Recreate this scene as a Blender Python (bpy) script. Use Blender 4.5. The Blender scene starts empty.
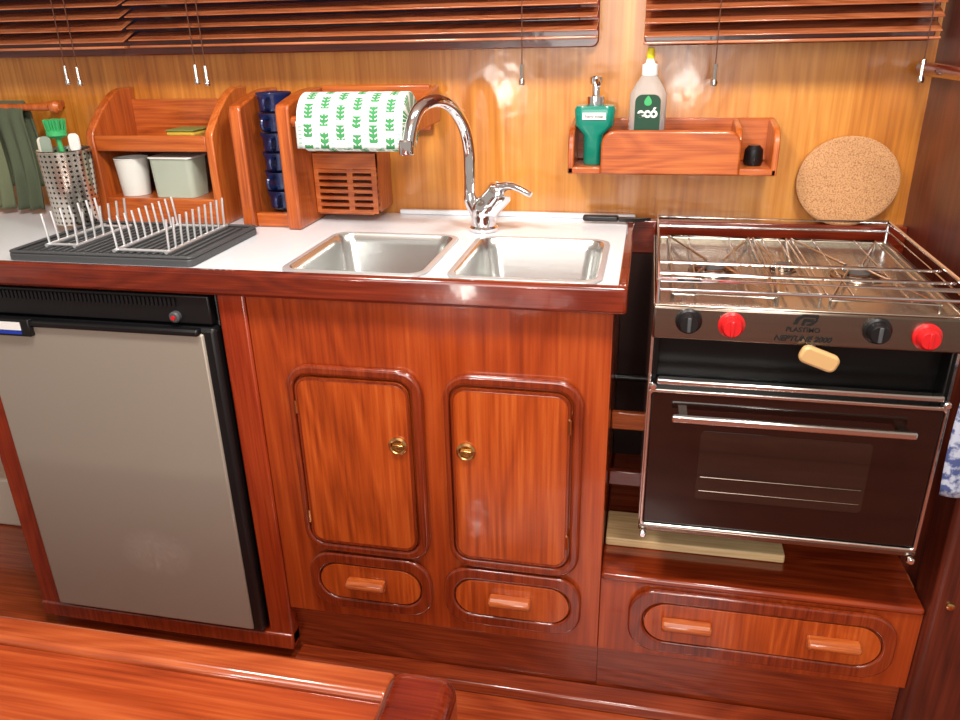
import bpy, bmesh, numpy as np, math, random
from mathutils import Vector, Matrix
random.seed(4)
K=1.28   # final metric scale
# ------------------------------------------------------------------ camera
def rot(p):
    f,pi,ya,ro=p
    cy,sy=math.cos(ya),math.sin(ya)
    Rz=np.array([[cy,sy,0],[-sy,cy,0],[0,0,1]])
    A=np.array([[1,0,0],[0,0,-1],[0,1,0]])
    c,s=math.cos(pi),math.sin(pi)
    Rp=np.array([[1,0,0],[0,c,-s],[0,s,c]])
    c,s=math.cos(ro),math.sin(ro)
    Rr=np.array([[c,-s,0],[s,c,0],[0,0,1]])
    return Rr@Rp@A@Rz
P=np.array([771.36523,0.39963,0.21419,-0.02289])
R=rot(P); f=float(P[0])
def ray(u,v): return R.T@np.array([u-480,v-360,f])
CZ=0.90; DL=0.88
r1=ray(0,265);r2=ray(628,290)
camz=CZ-DL*0.5*(r1[2]/r1[1]+r2[2]/r2[1])
def PY(u,v,y):
    r=ray(u,v);t=y/r[1];return Vector((r[0]*t,y,camz+r[2]*t))
def PZ(u,v,z):
    r=ray(u,v);t=(z-camz)/r[2];return Vector((r[0]*t,r[1]*t,z))
def mx(pts,y): return sum(PY(u,v,y).x for u,v in pts)/len(pts)
def mz(pts,y): return sum(PY(u,v,y).z for u,v in pts)/len(pts)
# ------------------------------------------------------------------ materials
def newmat(n):
    m=bpy.data.materials.new(n);m.use_nodes=True
    return m,m.node_tree,m.node_tree.nodes['Principled BSDF']
def lin(c): return tuple(((x/255)/12.92 if x/255<=.04045 else ((x/255+.055)/1.055)**2.4) for x in c)+(1,)
def plain(n,c,rough=.5,metal=0,coat=0,bump=0,bscale=200,trans=0,ior=1.45,spec=.5):
    m,t,b=newmat(n);b.inputs['Base Color'].default_value=lin(c);b.inputs['Roughness'].default_value=rough
    b.inputs['Metallic'].default_value=metal;b.inputs['Coat Weight'].default_value=coat;b.inputs['Coat Roughness'].default_value=.08
    b.inputs['Transmission Weight'].default_value=trans;b.inputs['IOR'].default_value=ior;b.inputs['Specular IOR Level'].default_value=spec
    nz=t.nodes.new('ShaderNodeTexNoise');nz.inputs['Scale'].default_value=bscale/K
    tc=t.nodes.new('ShaderNodeTexCoord');t.links.new(tc.outputs['Object'],nz.inputs['Vector'])
    if bump:
        bp=t.nodes.new('ShaderNodeBump');bp.inputs['Strength'].default_value=bump;bp.inputs['Distance'].default_value=.002
        t.links.new(nz.outputs['Fac'],bp.inputs['Height']);t.links.new(bp.outputs['Normal'],b.inputs['Normal'])
    return m
def wood(n,dark,mid,light,axis='z',scale=1.0,rough=.3,coat=.6,fine=.62,croug=.06,wav=.08,big=.34):
    m,t,b=newmat(n);N=t.nodes;L=t.links;scale=scale/K
    tc=N.new('ShaderNodeTexCoord');mp=N.new('ShaderNodeMapping')
    s=[8*scale]*3;s['xyz'.index(axis)]=1.3*scale;mp.inputs['Scale'].default_value=s
    L.new(tc.outputs['Object'],mp.inputs['Vector'])
    n1=N.new('ShaderNodeTexNoise');n1.inputs['Scale'].default_value=1.1;n1.inputs['Detail'].default_value=2;n1.inputs['Distortion'].default_value=.5
    L.new(mp.outputs['Vector'],n1.inputs['Vector'])
    mul=N.new('ShaderNodeMath');mul.operation='MULTIPLY';mul.inputs[1].default_value=26
    fr=N.new('ShaderNodeMath');fr.operation='PINGPONG';fr.inputs[1].default_value=1
    L.new(n1.outputs['Fac'],mul.inputs[0]);L.new(mul.outputs[0],fr.inputs[0])
    mp2=N.new('ShaderNodeMapping');s2=[300*scale]*3;s2['xyz'.index(axis)]=9*scale;mp2.inputs['Scale'].default_value=s2
    L.new(tc.outputs['Object'],mp2.inputs['Vector'])
    n2=N.new('ShaderNodeTexNoise');n2.inputs['Scale'].default_value=1;n2.inputs['Detail'].default_value=3
    L.new(mp2.outputs['Vector'],n2.inputs['Vector'])
    mr=N.new('ShaderNodeMapRange');mr.inputs[1].default_value=.28;mr.inputs[2].default_value=.72;L.new(n2.outputs['Fac'],mr.inputs[0])
    n3=N.new('ShaderNodeTexNoise');n3.inputs['Scale'].default_value=1.0;n3.inputs['Detail'].default_value=2
    L.new(mp.outputs['Vector'],n3.inputs['Vector'])
    mr3=N.new('ShaderNodeMapRange');mr3.inputs[1].default_value=.30;mr3.inputs[2].default_value=.70;L.new(n3.outputs['Fac'],mr3.inputs[0])
    mixf=N.new('ShaderNodeMix');mixf.data_type='FLOAT';mixf.inputs[0].default_value=fine
    L.new(fr.outputs[0],mixf.inputs[2]);L.new(mr.outputs[0],mixf.inputs[3])
    mix2=N.new('ShaderNodeMix');mix2.data_type='FLOAT';mix2.inputs[0].default_value=big
    L.new(mixf.outputs[0],mix2.inputs[2]);L.new(mr3.outputs[0],mix2.inputs[3])
    cr=N.new('ShaderNodeValToRGB');e=cr.color_ramp.elements
    e[0].position=.16;e[0].color=lin(dark);e[1].position=.84;e[1].color=lin(light);k=cr.color_ramp.elements.new(.5);k.color=lin(mid)
    L.new(mix2.outputs[0],cr.inputs[0]);L.new(cr.outputs[0],b.inputs['Base Color'])
    b.inputs['Roughness'].default_value=rough;b.inputs['Coat Weight'].default_value=coat;b.inputs['Coat Roughness'].default_value=croug
    nb=N.new('ShaderNodeTexNoise');nb.inputs['Scale'].default_value=22/K;nb.inputs['Detail'].default_value=2
    L.new(tc.outputs['Object'],nb.inputs['Vector'])
    bp=N.new('ShaderNodeBump');bp.inputs['Strength'].default_value=wav*2;bp.inputs['Distance'].default_value=.004
    L.new(nb.outputs['Fac'],bp.inputs['Height']);L.new(bp.outputs['Normal'],b.inputs['Normal']);L.new(bp.outputs['Normal'],b.inputs['Coat Normal'])
    return m
def brushed(n,c,rough=.25,axis='x',var=.05,metal=1):
    m,t,b=newmat(n);N=t.nodes;L=t.links
    tc=N.new('ShaderNodeTexCoord');mp=N.new('ShaderNodeMapping');s=[500/K]*3;s['xyz'.index(axis)]=8;mp.inputs['Scale'].default_value=s
    L.new(tc.outputs['Object'],mp.inputs['Vector']);nz=N.new('ShaderNodeTexNoise');nz.inputs['Scale'].default_value=1
    L.new(mp.outputs['Vector'],nz.inputs['Vector'])
    mr=N.new('ShaderNodeMapRange');mr.inputs['To Min'].default_value=max(.03,rough-var);mr.inputs['To Max'].default_value=rough+var
    L.new(nz.outputs['Fac'],mr.inputs['Value']);L.new(mr.outputs[0],b.inputs['Roughness'])
    b.inputs['Base Color'].default_value=lin(c);b.inputs['Metallic'].default_value=metal
    return m
M={}
M['wall']=wood('honey_wall',(152,82,20),(192,118,38),(216,148,64),'z',.5,.32,.7,.66,croug=.13,wav=.11,big=.45)
M['door']=wood('door_veneer',(136,50,10),(176,72,20),(200,98,38),'z',.8,.28,.75)
M['face']=wood('face_veneer',(128,42,10),(162,62,18),(186,84,32),'z',.6,.28,.75)
M['mould']=wood('mahogany_moulding',(92,26,8),(124,42,14),(146,58,24),'z',1.4,.22,.9)
M['moulx']=wood('mahogany_edge',(80,20,10),(106,32,14),(130,46,22),'x',1.2,.2,.9)
M['toe']=wood('toe_board_wood',(100,32,10),(134,50,20),(160,70,32),'x',1.0,.25,.8)
M['stile']=wood('stile_mahogany',(112,30,8),(142,44,14),(162,60,24),'z',1.0,.26,.8)
M['bulk']=wood('bulkhead_mahogany',(60,20,12),(88,32,18),(112,46,26),'z',.8,.4,.25,croug=.2)
M['rack']=wood('rack_wood',(142,62,20),(178,86,32),(200,110,48),'z',1.2,.35,.5)
M['rackx']=wood('rack_wood_cross',(142,62,20),(178,86,32),(200,110,48),'x',1.2,.35,.5)
M['pull']=wood('pull_wood',(146,62,22),(178,86,34),(200,110,52),'x',2,.25,.8)
M['tan']=plain('tan_wood',(206,166,112),.4,coat=.3)
M['stepw']=wood('step_wood',(112,36,14),(146,54,22),(172,76,34),'x',.8,.22,.9)
M['floor']=wood('floor_wood',(112,38,16),(152,60,26),(180,86,42),'x',.8,.25,.8)
M['table']=wood('table_wood',(118,42,16),(154,62,26),(180,86,40),'x',.9,.22,.9)
M['tablee']=wood('table_edge_wood',(136,54,24),(164,76,36),(186,98,52),'x',.9,.22,.9)
M['blind']=wood('blind_slat_wood',(132,66,36),(172,96,58),(200,126,86),'x',1.5,.22,.9)
M['pale']=wood('pale_plank',(200,160,108),(224,190,138),(238,208,162),'x',1,.5,.1)
M['white']=plain('white_laminate',(232,236,242),.25,coat=.3)
M['tile']=plain('white_ledge',(206,206,202),.3)
M['steel']=brushed('brushed_steel',(222,220,216),.2)
M['wire']=plain('wire_steel',(214,216,218),.3,metal=.55)
M['basin']=brushed('basin_steel',(216,218,216),.24,metal=.95)
M['rim']=brushed('sink_rim_steel',(216,218,220),.3,metal=.6)
M['hob']=brushed('hob_steel',(180,170,156),.22,metal=.9)
M['chrome']=plain('chrome',(240,240,244),.07,1)
M['dsteel']=brushed('dark_panel_steel',(142,128,116),.24)
M['black']=plain('black_plastic',(18,18,20),.35)
M['blackg']=plain('black_enamel',(10,9,9),.3,spec=.3)
M['oglass']=plain('oven_glass',(32,14,10),.07,spec=.7)
M['owin']=plain('oven_window',(38,25,20),.04,spec=.9)
M['tray']=plain('tray_plastic',(72,74,76),.45,bump=.1)
M['red']=plain('red_plastic',(206,28,32),.3,coat=.4)
M['brass']=plain('brass',(214,172,112),.22,1)
M['teal']=plain('teal_plastic',(0,126,106),.25,coat=.5)
M['blue']=plain('blue_plastic',(16,32,76),.3,coat=.4)
M['paper']=plain('paper_label',(240,240,238),.6)
M['dgreen']=plain('dark_green_label',(14,62,40),.5)
M['yellow']=plain('yellow_plastic',(232,220,40),.4)
M['green']=plain('green_plastic',(60,170,100),.5)
M['sponge']=plain('sponge_yellow',(196,160,56),.9,bump=.6,bscale=300)
M['spongeg']=plain('scour_pad_olive',(120,124,60),.95,bump=.8,bscale=400)
M['clear']=plain('clear_plastic',(244,250,252),.05,trans=.72,ior=1.12)
M['cloudy']=plain('cloudy_plastic',(240,240,234),.2,trans=.25,ior=1.15)
M['towel']=plain('grey_green_towel',(80,88,68),.95,bump=.8,bscale=500)
M['towel2']=plain('olive_towel',(104,110,84),.95,bump=.8,bscale=500)
M['night']=plain('night_glass',(46,50,76),.05,coat=.5)
M['cream']=plain('cream_plastic',(226,220,205),.4)
M['ink']=plain('black_ink',(12,10,10),.6)
M['bluel']=plain('blue_label',(30,60,170),.4)
M['cord']=plain('blind_cord',(90,50,30),.8)
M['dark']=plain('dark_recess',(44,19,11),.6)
M['ceil']=plain('cream_headliner',(222,214,200),.7)
def mathf(N,L):
    def mt(op,a,bb=None):
        q=N.new('ShaderNodeMath');q.operation=op
        for i,x in enumerate((a,bb)):
            if x is None: continue
            if isinstance(x,(int,float)): q.inputs[i].default_value=x
            else: L.new(x,q.inputs[i])
        return q.outputs[0]
    return mt
def fridgemat(cx_,cz_):
    # satin silver with faint wiped smudges low on the door
    m,t,b=newmat('fridge_silver');N=t.nodes;L=t.links;mt=mathf(N,L)
    tc=N.new('ShaderNodeTexCoord');sp=N.new('ShaderNodeSeparateXYZ');L.new(tc.outputs['Object'],sp.inputs[0])
    dx=mt('SUBTRACT',sp.outputs[0],cx_);dz=mt('SUBTRACT',sp.outputs[2],cz_)
    d=mt('SQRT',mt('ADD',mt('MULTIPLY',dx,dx),mt('MULTIPLY',mt('MULTIPLY',dz,dz),2)))
    mask=mt('MAXIMUM',mt('SUBTRACT',1,mt('DIVIDE',d,.085)),0)
    nz=N.new('ShaderNodeTexNoise');nz.inputs['Scale'].default_value=30;nz.inputs['Distortion'].default_value=1.5;L.new(tc.outputs['Object'],nz.inputs['Vector'])
    k=mt('MULTIPLY',mt('MULTIPLY',nz.outputs['Fac'],nz.outputs['Fac']),mt('MINIMUM',mask,.5))
    mx_=N.new('ShaderNodeMix');mx_.data_type='RGBA';L.new(k,mx_.inputs[0]);mx_.inputs[6].default_value=lin((168,158,145));mx_.inputs[7].default_value=lin((236,230,220))
    L.new(mx_.outputs[2],b.inputs['Base Color']);b.inputs['Metallic'].default_value=.35;b.inputs['Roughness'].default_value=.42
    return m
def corkmat():
    m,t,b=newmat('cork');N=t.nodes;L=t.links
    tc=N.new('ShaderNodeTexCoord');v=N.new('ShaderNodeTexNoise');v.inputs['Scale'].default_value=560/K;v.inputs['Detail'].default_value=3
    L.new(tc.outputs['Object'],v.inputs['Vector']);cr=N.new('ShaderNodeValToRGB')
    e=cr.color_ramp.elements;e[0].color=lin((140,92,56));e[1].color=lin((200,150,104));e[0].position=.3;e[1].position=.56
    L.new(v.outputs['Fac'],cr.inputs[0]);L.new(cr.outputs[0],b.inputs['Base Color']);b.inputs['Roughness'].default_value=.85
    return m
M['cork']=corkmat()
def perfmat():
    m,t,b=newmat('perforated_steel');N=t.nodes;L=t.links;mt=mathf(N,L)
    tc=N.new('ShaderNodeTexCoord');sp=N.new('ShaderNodeSeparateXYZ');L.new(tc.outputs['Object'],sp.inputs[0])
    an=mt('ARCTAN2',sp.outputs[1],sp.outputs[0]);a=mt('SUBTRACT',mt('FRACT',mt('MULTIPLY',an,4.456)),.5)
    z=mt('SUBTRACT',mt('FRACT',mt('MULTIPLY',sp.outputs[2],125/K)),.5)
    d=mt('SQRT',mt('ADD',mt('MULTIPLY',a,a),mt('MULTIPLY',z,z)));k=mt('LESS_THAN',d,.24)
    mx_=N.new('ShaderNodeMix');mx_.data_type='RGBA';L.new(k,mx_.inputs[0]);mx_.inputs[6].default_value=lin((215,210,200));mx_.inputs[7].default_value=lin((30,26,22))
    L.new(mx_.outputs[2],b.inputs['Base Color']);L.new(mt('SUBTRACT',1,k),b.inputs['Metallic']);b.inputs['Roughness'].default_value=.22
    return m
M['perf']=perfmat()
def papertowel():
    m,t,b=newmat('printed_paper_towel');N=t.nodes;L=t.links;mt=mathf(N,L)
    tc=N.new('ShaderNodeTexCoord');sp=N.new('ShaderNodeSeparateXYZ');L.new(tc.outputs['Object'],sp.inputs[0])
    an=mt('ARCTAN2',sp.outputs[2],sp.outputs[1])
    colx=mt('MULTIPLY',sp.outputs[0],40/K)
    a=mt('ABSOLUTE',mt('SUBTRACT',mt('FRACT',colx),.5))
    ch=mt('FRACT',mt('ADD',mt('MULTIPLY',an,7.0),mt('MULTIPLY',a,1.8)))
    leaf=mt('MULTIPLY',mt('LESS_THAN',ch,.74),mt('LESS_THAN',a,.26))
    stalk=mt('LESS_THAN',a,.07)
    seg=mt('LESS_THAN',mt('FRACT',mt('ADD',mt('MULTIPLY',an,1.4),mt('MULTIPLY',mt('FLOOR',colx),.45))),.74)
    k=mt('MULTIPLY',mt('MAXIMUM',leaf,stalk),seg)
    d2=mt('MULTIPLY',mt('GREATER_THAN',a,.40),mt('LESS_THAN',mt('FRACT',mt('MULTIPLY',an,9)),.4))
    m1=N.new('ShaderNodeMix');m1.data_type='RGBA';L.new(d2,m1.inputs[0]);m1.inputs[6].default_value=lin((236,242,238));m1.inputs[7].default_value=lin((170,210,206))
    mx_=N.new('ShaderNodeMix');mx_.data_type='RGBA';L.new(k,mx_.inputs[0]);L.new(m1.outputs[2],mx_.inputs[6]);mx_.inputs[7].default_value=lin((64,146,88))
    L.new(mx_.outputs[2],b.inputs['Base Color']);b.inputs['Roughness'].default_value=.85
    return m
M['ptowel']=papertowel()
def clothpat():
    m,t,b=newmat('blue_patterned_cloth');N=t.nodes;L=t.links
    tc=N.new('ShaderNodeTexCoord');v=N.new('ShaderNodeTexNoise');v.inputs['Scale'].default_value=90;v.inputs['Detail'].default_value=3;L.new(tc.outputs['Object'],v.inputs['Vector'])
    cr=N.new('ShaderNodeValToRGB');e=cr.color_ramp.elements;e[0].color=lin((70,84,134));e[1].color=lin((180,188,206));e[0].position=.42;e[1].position=.56
    L.new(v.outputs['Fac'],cr.inputs[0]);L.new(cr.outputs[0],b.inputs['Base Color']);b.inputs['Roughness'].default_value=.9
    return m
M['bcloth']=clothpat()
# ------------------------------------------------------------------ mesh helpers
C=bpy.context.scene.collection
W={}
class B:
    def __init__(s): s.bm=bmesh.new()
    def box(s,x0,x1,y0,y1,z0,z1):
        x0,x1=sorted((x0,x1));y0,y1=sorted((y0,y1));z0,z1=sorted((z0,z1))
        v=[s.bm.verts.new(p) for p in ((x0,y0,z0),(x1,y0,z0),(x1,y1,z0),(x0,y1,z0),(x0,y0,z1),(x1,y0,z1),(x1,y1,z1),(x0,y1,z1))]
        for q in ((0,3,2,1),(4,5,6,7),(0,1,5,4),(1,2,6,5),(2,3,7,6),(3,0,4,7)): s.bm.faces.new([v[i] for i in q])
        return s
    def _p(s,a,b,c,ax):
        return {'x':(c,a,b),'y':(a,c,b),'z':(a,b,c)}[ax]
    def prism(s,pts,ax,a,b):
        l0=[s.bm.verts.new(s._p(p[0],p[1],a,ax)) for p in pts];l1=[s.bm.verts.new(s._p(p[0],p[1],b,ax)) for p in pts]
        n=len(pts);s.bm.faces.new(l0);s.bm.faces.new(l1[::-1])
        for i in range(n): s.bm.faces.new((l0[i],l1[i],l1[(i+1)%n],l0[(i+1)%n]))
        return s
    def ring(s,o,i,ax,a,b):
        n=len(o);vs=[[s.bm.verts.new(s._p(p[0],p[1],c,ax)) for p in L] for L in (o,i) for c in (a,b)]
        oa,ob,ia,ib=vs
        for k in range(n):
            j=(k+1)%n
            s.bm.faces.new((oa[k],oa[j],ob[j],ob[k]));s.bm.faces.new((ia[k],ib[k],ib[j],ia[j]))
            s.bm.faces.new((oa[k],ia[k],ia[j],oa[j]));s.bm.faces.new((ob[k],ob[j],ib[j],ib[k]))
        return s
    def loft(s,secs,cap0=False,cap1=True):
        rows=[[s.bm.verts.new(p) for p in q] for q in secs];n=len(rows[0])
        for a,b in zip(rows,rows[1:]):
            for k in range(n):
                j=(k+1)%n;s.bm.faces.new((a[k],a[j],b[j],b[k]))
        if cap0: s.bm.faces.new(rows[0])
        if cap1: s.bm.faces.new(rows[-1][::-1])
        return s
    def tube(s,pts,r,n=10,closed=False):
        pts=[Vector(p) for p in pts];m=len(pts);rs=r if isinstance(r,(list,tuple)) else [r]*m
        t=[]
        for i in range(m):
            if closed: d=pts[(i+1)%m]-pts[i-1]
            else: d=pts[min(i+1,m-1)]-pts[max(i-1,0)]
            t.append(d.normalized())
        up=Vector((0,0,1)) if abs(t[0].z)<.9 else Vector((1,0,0))
        a=t[0].cross(up).normalized();rows=[]
        for i in range(m):
            a=(a-t[i]*a.dot(t[i])).normalized();b=t[i].cross(a)
            rows.append([s.bm.verts.new(pts[i]+(a*math.cos(2*math.pi*k/n)+b*math.sin(2*math.pi*k/n))*rs[i]) for k in range(n)])
        for i in range(m if closed else m-1):
            A=rows[i];D=rows[(i+1)%m]
            for k in range(n): s.bm.faces.new((A[k],A[(k+1)%n],D[(k+1)%n],D[k]))
        if not closed: s.bm.faces.new(rows[0][::-1]);s.bm.faces.new(rows[-1])
        return s
    def lathe(s,prof,c,ax='z',n=32):
        c=Vector(c)
        def P(r,h,k):
            a=2*math.pi*k/n;x,y=r*math.cos(a),r*math.sin(a)
            return c+Vector({'z':(x,y,h),'y':(x,h,y),'x':(h,x,y)}[ax])
        rows=[]
        for r,h in prof:
            rows.append([s.bm.verts.new(P(max(r,1e-5),h,k)) for k in range(n)])
        for a,b in zip(rows,rows[1:]):
            for k in range(n): s.bm.faces.new((a[k],a[(k+1)%n],b[(k+1)%n],b[k]))
        s.bm.faces.new(rows[0][::-1]);s.bm.faces.new(rows[-1])
        return s
    def grid(s,fn,nu,nv):
        g=[[s.bm.verts.new(fn(i/nu,j/nv)) for j in range(nv+1)] for i in range(nu+1)]
        for i in range(nu):
            for j in range(nv): s.bm.faces.new((g[i][j],g[i+1][j],g[i+1][j+1],g[i][j+1]))
        return s
    def rotate(s,ang,axis,c):
        bmesh.ops.rotate(s.bm,verts=s.bm.verts,cent=Vector(c),matrix=Matrix.Rotation(ang,3,axis));return s
def rr(x0,x1,z0,z1,r,n=6):
    r=min(r,(x1-x0)/2-1e-5,(z1-z0)/2-1e-5);out=[]
    for cx,cz,a0 in ((x1-r,z1-r,0),(x0+r,z1-r,90),(x0+r,z0+r,180),(x1-r,z0+r,270)):
        for k in range(n+1):
            a=math.radians(a0+90*k/n);out.append((cx+r*math.cos(a),cz+r*math.sin(a)))
    return out
def crom(pts,n=8):
    pts=[Vector(p) for p in pts];P=[pts[0]*2-pts[1]]+pts+[pts[-1]*2-pts[-2]];out=[]
    for i in range(1,len(P)-2):
        for k in range(n):
            t=k/n;a,b,c,d=P[i-1:i+3]
            out.append(.5*((2*b)+(c-a)*t+(2*a-5*b+4*c-d)*t*t+(3*b-a-3*c+d)*t**3))
    out.append(pts[-1]);return out
def props(o,label=None,cat=None,group=None,kind=None):
    for k,v in (('label',label),('category',cat),('group',group),('kind',kind)):
        if v: o[k]=v
def root(name,label,cat,loc,group=None):
    o=bpy.data.objects.new(name,None);C.objects.link(o);o.location=loc;o.empty_display_size=.05
    W[o.name]=Vector(loc);props(o,label,cat,group);return o
def part(name,b,mat,parent=None,label=None,bev=0,smooth=True,cat=None,group=None,kind=None,solid=0,seg=2):
    bm=b.bm;bmesh.ops.recalc_face_normals(bm,faces=bm.faces)
    if parent is not None: L=W[parent.name]
    else:
        xs=[v.co for v in bm.verts]
        L=Vector(((min(v.x for v in xs)+max(v.x for v in xs))/2,(min(v.y for v in xs)+max(v.y for v in xs))/2,min(v.z for v in xs)))
    for v in bm.verts: v.co-=L
    me=bpy.data.meshes.new(name);bm.to_mesh(me);bm.free()
    me.materials.append(mat)
    o=bpy.data.objects.new(name,me);C.objects.link(o)
    if parent is not None: o.parent=parent
    else: o.location=L
    W[o.name]=L.copy()
    if solid:
        s=o.modifiers.new('s','SOLIDIFY');s.thickness=solid
    if bev:
        m=o.modifiers.new('b','BEVEL');m.width=bev;m.segments=seg;m.limit_method='ANGLE';m.angle_limit=math.radians(40)
    if smooth:
        for p_ in me.polygons: p_.use_smooth=True
        me.set_sharp_from_angle(angle=math.radians(35))
    props(o,label,cat,group,kind);return o
def text(name,s,size,loc,mat,parent,ext=.0004,shear=0,label=None,bold=0):
    cu=bpy.data.curves.new('t','FONT');cu.body=s;cu.size=size;cu.extrude=ext;cu.align_x='CENTER';cu.align_y='CENTER';cu.shear=shear;cu.offset=bold
    t=bpy.data.objects.new('t',cu);C.objects.link(t);bpy.context.view_layer.update()
    me=bpy.data.meshes.new_from_object(t.evaluated_get(bpy.context.evaluated_depsgraph_get()));bpy.data.objects.remove(t)
    me.transform(Matrix.Translation(Vector(loc)-W[parent.name])@Matrix.Rotation(math.radians(90),4,'X'));me.materials.clear();me.materials.append(mat)
    o=bpy.data.objects.new(name,me);C.objects.link(o);o.parent=parent;W[o.name]=W[parent.name].copy()
    if label:o['label']=label
    return o
# ------------------------------------------------------------------ key dims
F=.90
yW=(PZ(500,212,CZ).y+PZ(250,212,CZ).y)/2
xR=(PY(628,290,DL).x)
xB=mx([(930,80),(905,220)],yW)
zF=mz([(450,680)],F)
zTop=camz+.62
# ------------------------------------------------------------------ setting
part('floor',B().box(-2.2,1.2,-1.2,yW+.1,zF-.05,zF),M['floor'],kind='structure')
part('wall_back',B().box(-2.2,xB+.6,yW,yW+.04,zF,zTop),M['wall'],kind='structure')
part('wall_right',B().box(xB,xB+.03,1.001,yW,zF,zTop),M['bulk'],kind='structure')
part('ceiling',B().box(-2.2,1.2,-1.2,yW+.1,zTop,zTop+.03),M['ceil'],kind='structure')
bs=B()
for k in range(9): bs.box(-2.2,1.2,.80-.11*k,.803-.11*k,zF,zF+.0008)
part('trim_1',bs,M['dark'],kind='structure')
zb1=mz([(300,46)],yW-.05)
def window(n,x0,x1):
    z0=zb1-.01
    fr=part('window_%d'%n,B().ring(rr(x0,x1,z0,zTop-.05,.01),rr(x0+.03,x1-.03,z0+.03,zTop-.08,.01),'y',yW-.015,yW),M['moulx'],kind='structure',bev=.002)
    part('pane',B().box(x0+.03,x1-.03,yW-.006,yW-.001,z0+.03,zTop-.08),M['night'],fr)
xb0=PY(598,20,yW-.05).x;xb1=PY(645,20,yW-.05).x;xl=PY(128,20,yW-.05).x
window(1,-2.0,xb0);window(2,xb1,xB-.01)
# ------------------------------------------------------------------ blinds
def blind(x0,x1,zbot,cords,label,yb=yW-.055):
    t=root('venetian_blind',label,'blind',((x0+x1)/2,yb,zbot),'wooden venetian blinds over the windows')
    part('bottom_rail',B().box(x0,x1,yb-.019,yb+.017,zbot,zbot+.004),M['blind'],t,bev=.0015)
    z=zbot+.018;k=0
    while z<zbot+.29:
        b=B().box(x0,x1,yb-.020,yb+.020,z-.0009,z+.0009);b.rotate(math.radians(21+random.uniform(-2.5,2.5)),'X',((x0+x1)/2,yb,z))
        part('slat',b,M['blind'],t,bev=.0005);z+=.0172
    part('head_rail',B().box(x0,x1,yb-.02,yb+.02,z,z+.03),M['blind'],t,bev=.002)
    for xc,ln in cords:
        part('cord',B().tube([(xc,yb-.026,z),(xc,yb-.026,zbot-ln+.02)],.0008,6),M['cord'],t)
        part('cord_hook',B().tube([(xc,yb-.026,zbot-ln+.026),(xc,yb-.026,zbot-ln)],.003,8).lathe([(.004,0),(.005,.004),(.0035,.008)],(xc,yb-.026,zbot-ln-.003),'z',12),M['steel'],t,label='metal cord weight')
def cx(u): return PY(u,70,yW-.08).x
blind(xl+.01,xb0,zb1+.002,[(cx(196),.052),(cx(206),.054),(cx(522),.058)],'long brown slatted blind above the paper towel and faucet')
blind(xb1,xB-.02,mz([(780,42)],yW-.05),[(cx(715),.052),(cx(922),.050)],'brown slatted blind above the soap shelf and stove')
blind(-1.75,xl,mz([(60,50)],yW-.055),[(cx(66),.050),(cx(78),.052)],'brown slatted blind over the far left corner with the towels')
# ------------------------------------------------------------------ worktop + sinks
def sinkrect(FL,FR,BR,BL):
    a,b,c,d=[PZ(u,v,CZ) for u,v in (FL,FR,BR,BL)]
    return (a.x+d.x)/2,(b.x+c.x)/2,(a.y+b.y)/2,(c.y+d.y)/2
s1=sinkrect((276,274),(425,279),(460,237),(332,235))
s2=sinkrect((443,280),(605,286),(609,239),(478,237))
y0=(s1[2]+s2[2])/2+.003;y1=(s1[3]+s2[3])/2
S=[(s1[0],s1[1],y0,y1),(s2[0],min(s2[1],xR-.02),y0,y1)]
xL=-1.75;tk=.022
wt=root('worktop','long white worktop with dark varnished wood edge over the cabinets','worktop',((xL+xR)/2,DL,CZ-.04))
b=B();i=.006
hx=[(s[0]+i,s[1]-i) for s in S];hy0=y0+i;hy1=y1-i
b.box(xL,xR-.012,DL+.015,hy0,CZ-tk,CZ).box(xL,xR-.012,hy1,yW-.002,CZ-tk,CZ)
b.box(xL,hx[0][0],hy0,hy1,CZ-tk,CZ).box(hx[0][1],hx[1][0],hy0,hy1,CZ-tk,CZ).box(hx[1][1],xR-.012,hy0,hy1,CZ-tk,CZ)
part('worktop_surface',b,M['white'],wt,smooth=False)
lipb=mz([(300,302),(450,306)],DL)
part('front_edging',B().box(xL,xR,DL,DL+.015,lipb,CZ+.003),M['moulx'],wt,bev=.005,seg=3)
part('end_edging',B().box(xR-.012,xR,DL+.015,yW-.002,CZ-.035,CZ+.003),M['moulx'],wt,bev=.003)
part('upstand',B().box(PY(402,212,yW).x,xR,yW-.012,yW-.002,CZ,CZ+.008),M['white'],wt,bev=.002)
def sink(s,label):
    x0,x1,a,c=s;t=root('sink',label,'sink',((x0+x1)/2,(a+c)/2,CZ-.14),'two steel sinks let into the worktop')
    n=8
    def S_(L): return [[(p[0],p[1],CZ+z) for p in rr(x0+off,x1-off,a+off,c-off,r,n)] for off,z,r in L]
    part('basin',B().loft(S_(((.008,.0030,.022),(.010,.001,.022),(.013,-.012,.024),(.017,-.085,.032),(.027,-.104,.038),(.05,-.111,.04)))),M['basin'],t)
    part('sink_rim',B().loft(S_(((0,.0004,.024),(.0005,.0025,.024),(.003,.0036,.024),(.007,.0036,.022),(.009,.0018,.022))),False,False),M['rim'],t,label='flat steel rim')
    part('drain',B().lathe([(.024,-.002),(.024,.001),(.017,.002),(.007,.0005)],((x0+x1)/2,(a+c)/2,CZ-.109)),M['chrome'],t)
sink(S[0],'left steel sink basin beneath the curved faucet spout');sink(S[1],'right steel sink basin beside the worktop end')
fb=PZ(484,230,CZ+.001);yf=fb.y
t=root('faucet','chrome mixer tap with high curved spout behind the sinks','faucet',fb)
part('base_ring',B().lathe([(.022,0),(.022,.005),(.018,.009)],fb),M['chrome'],t)
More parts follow.
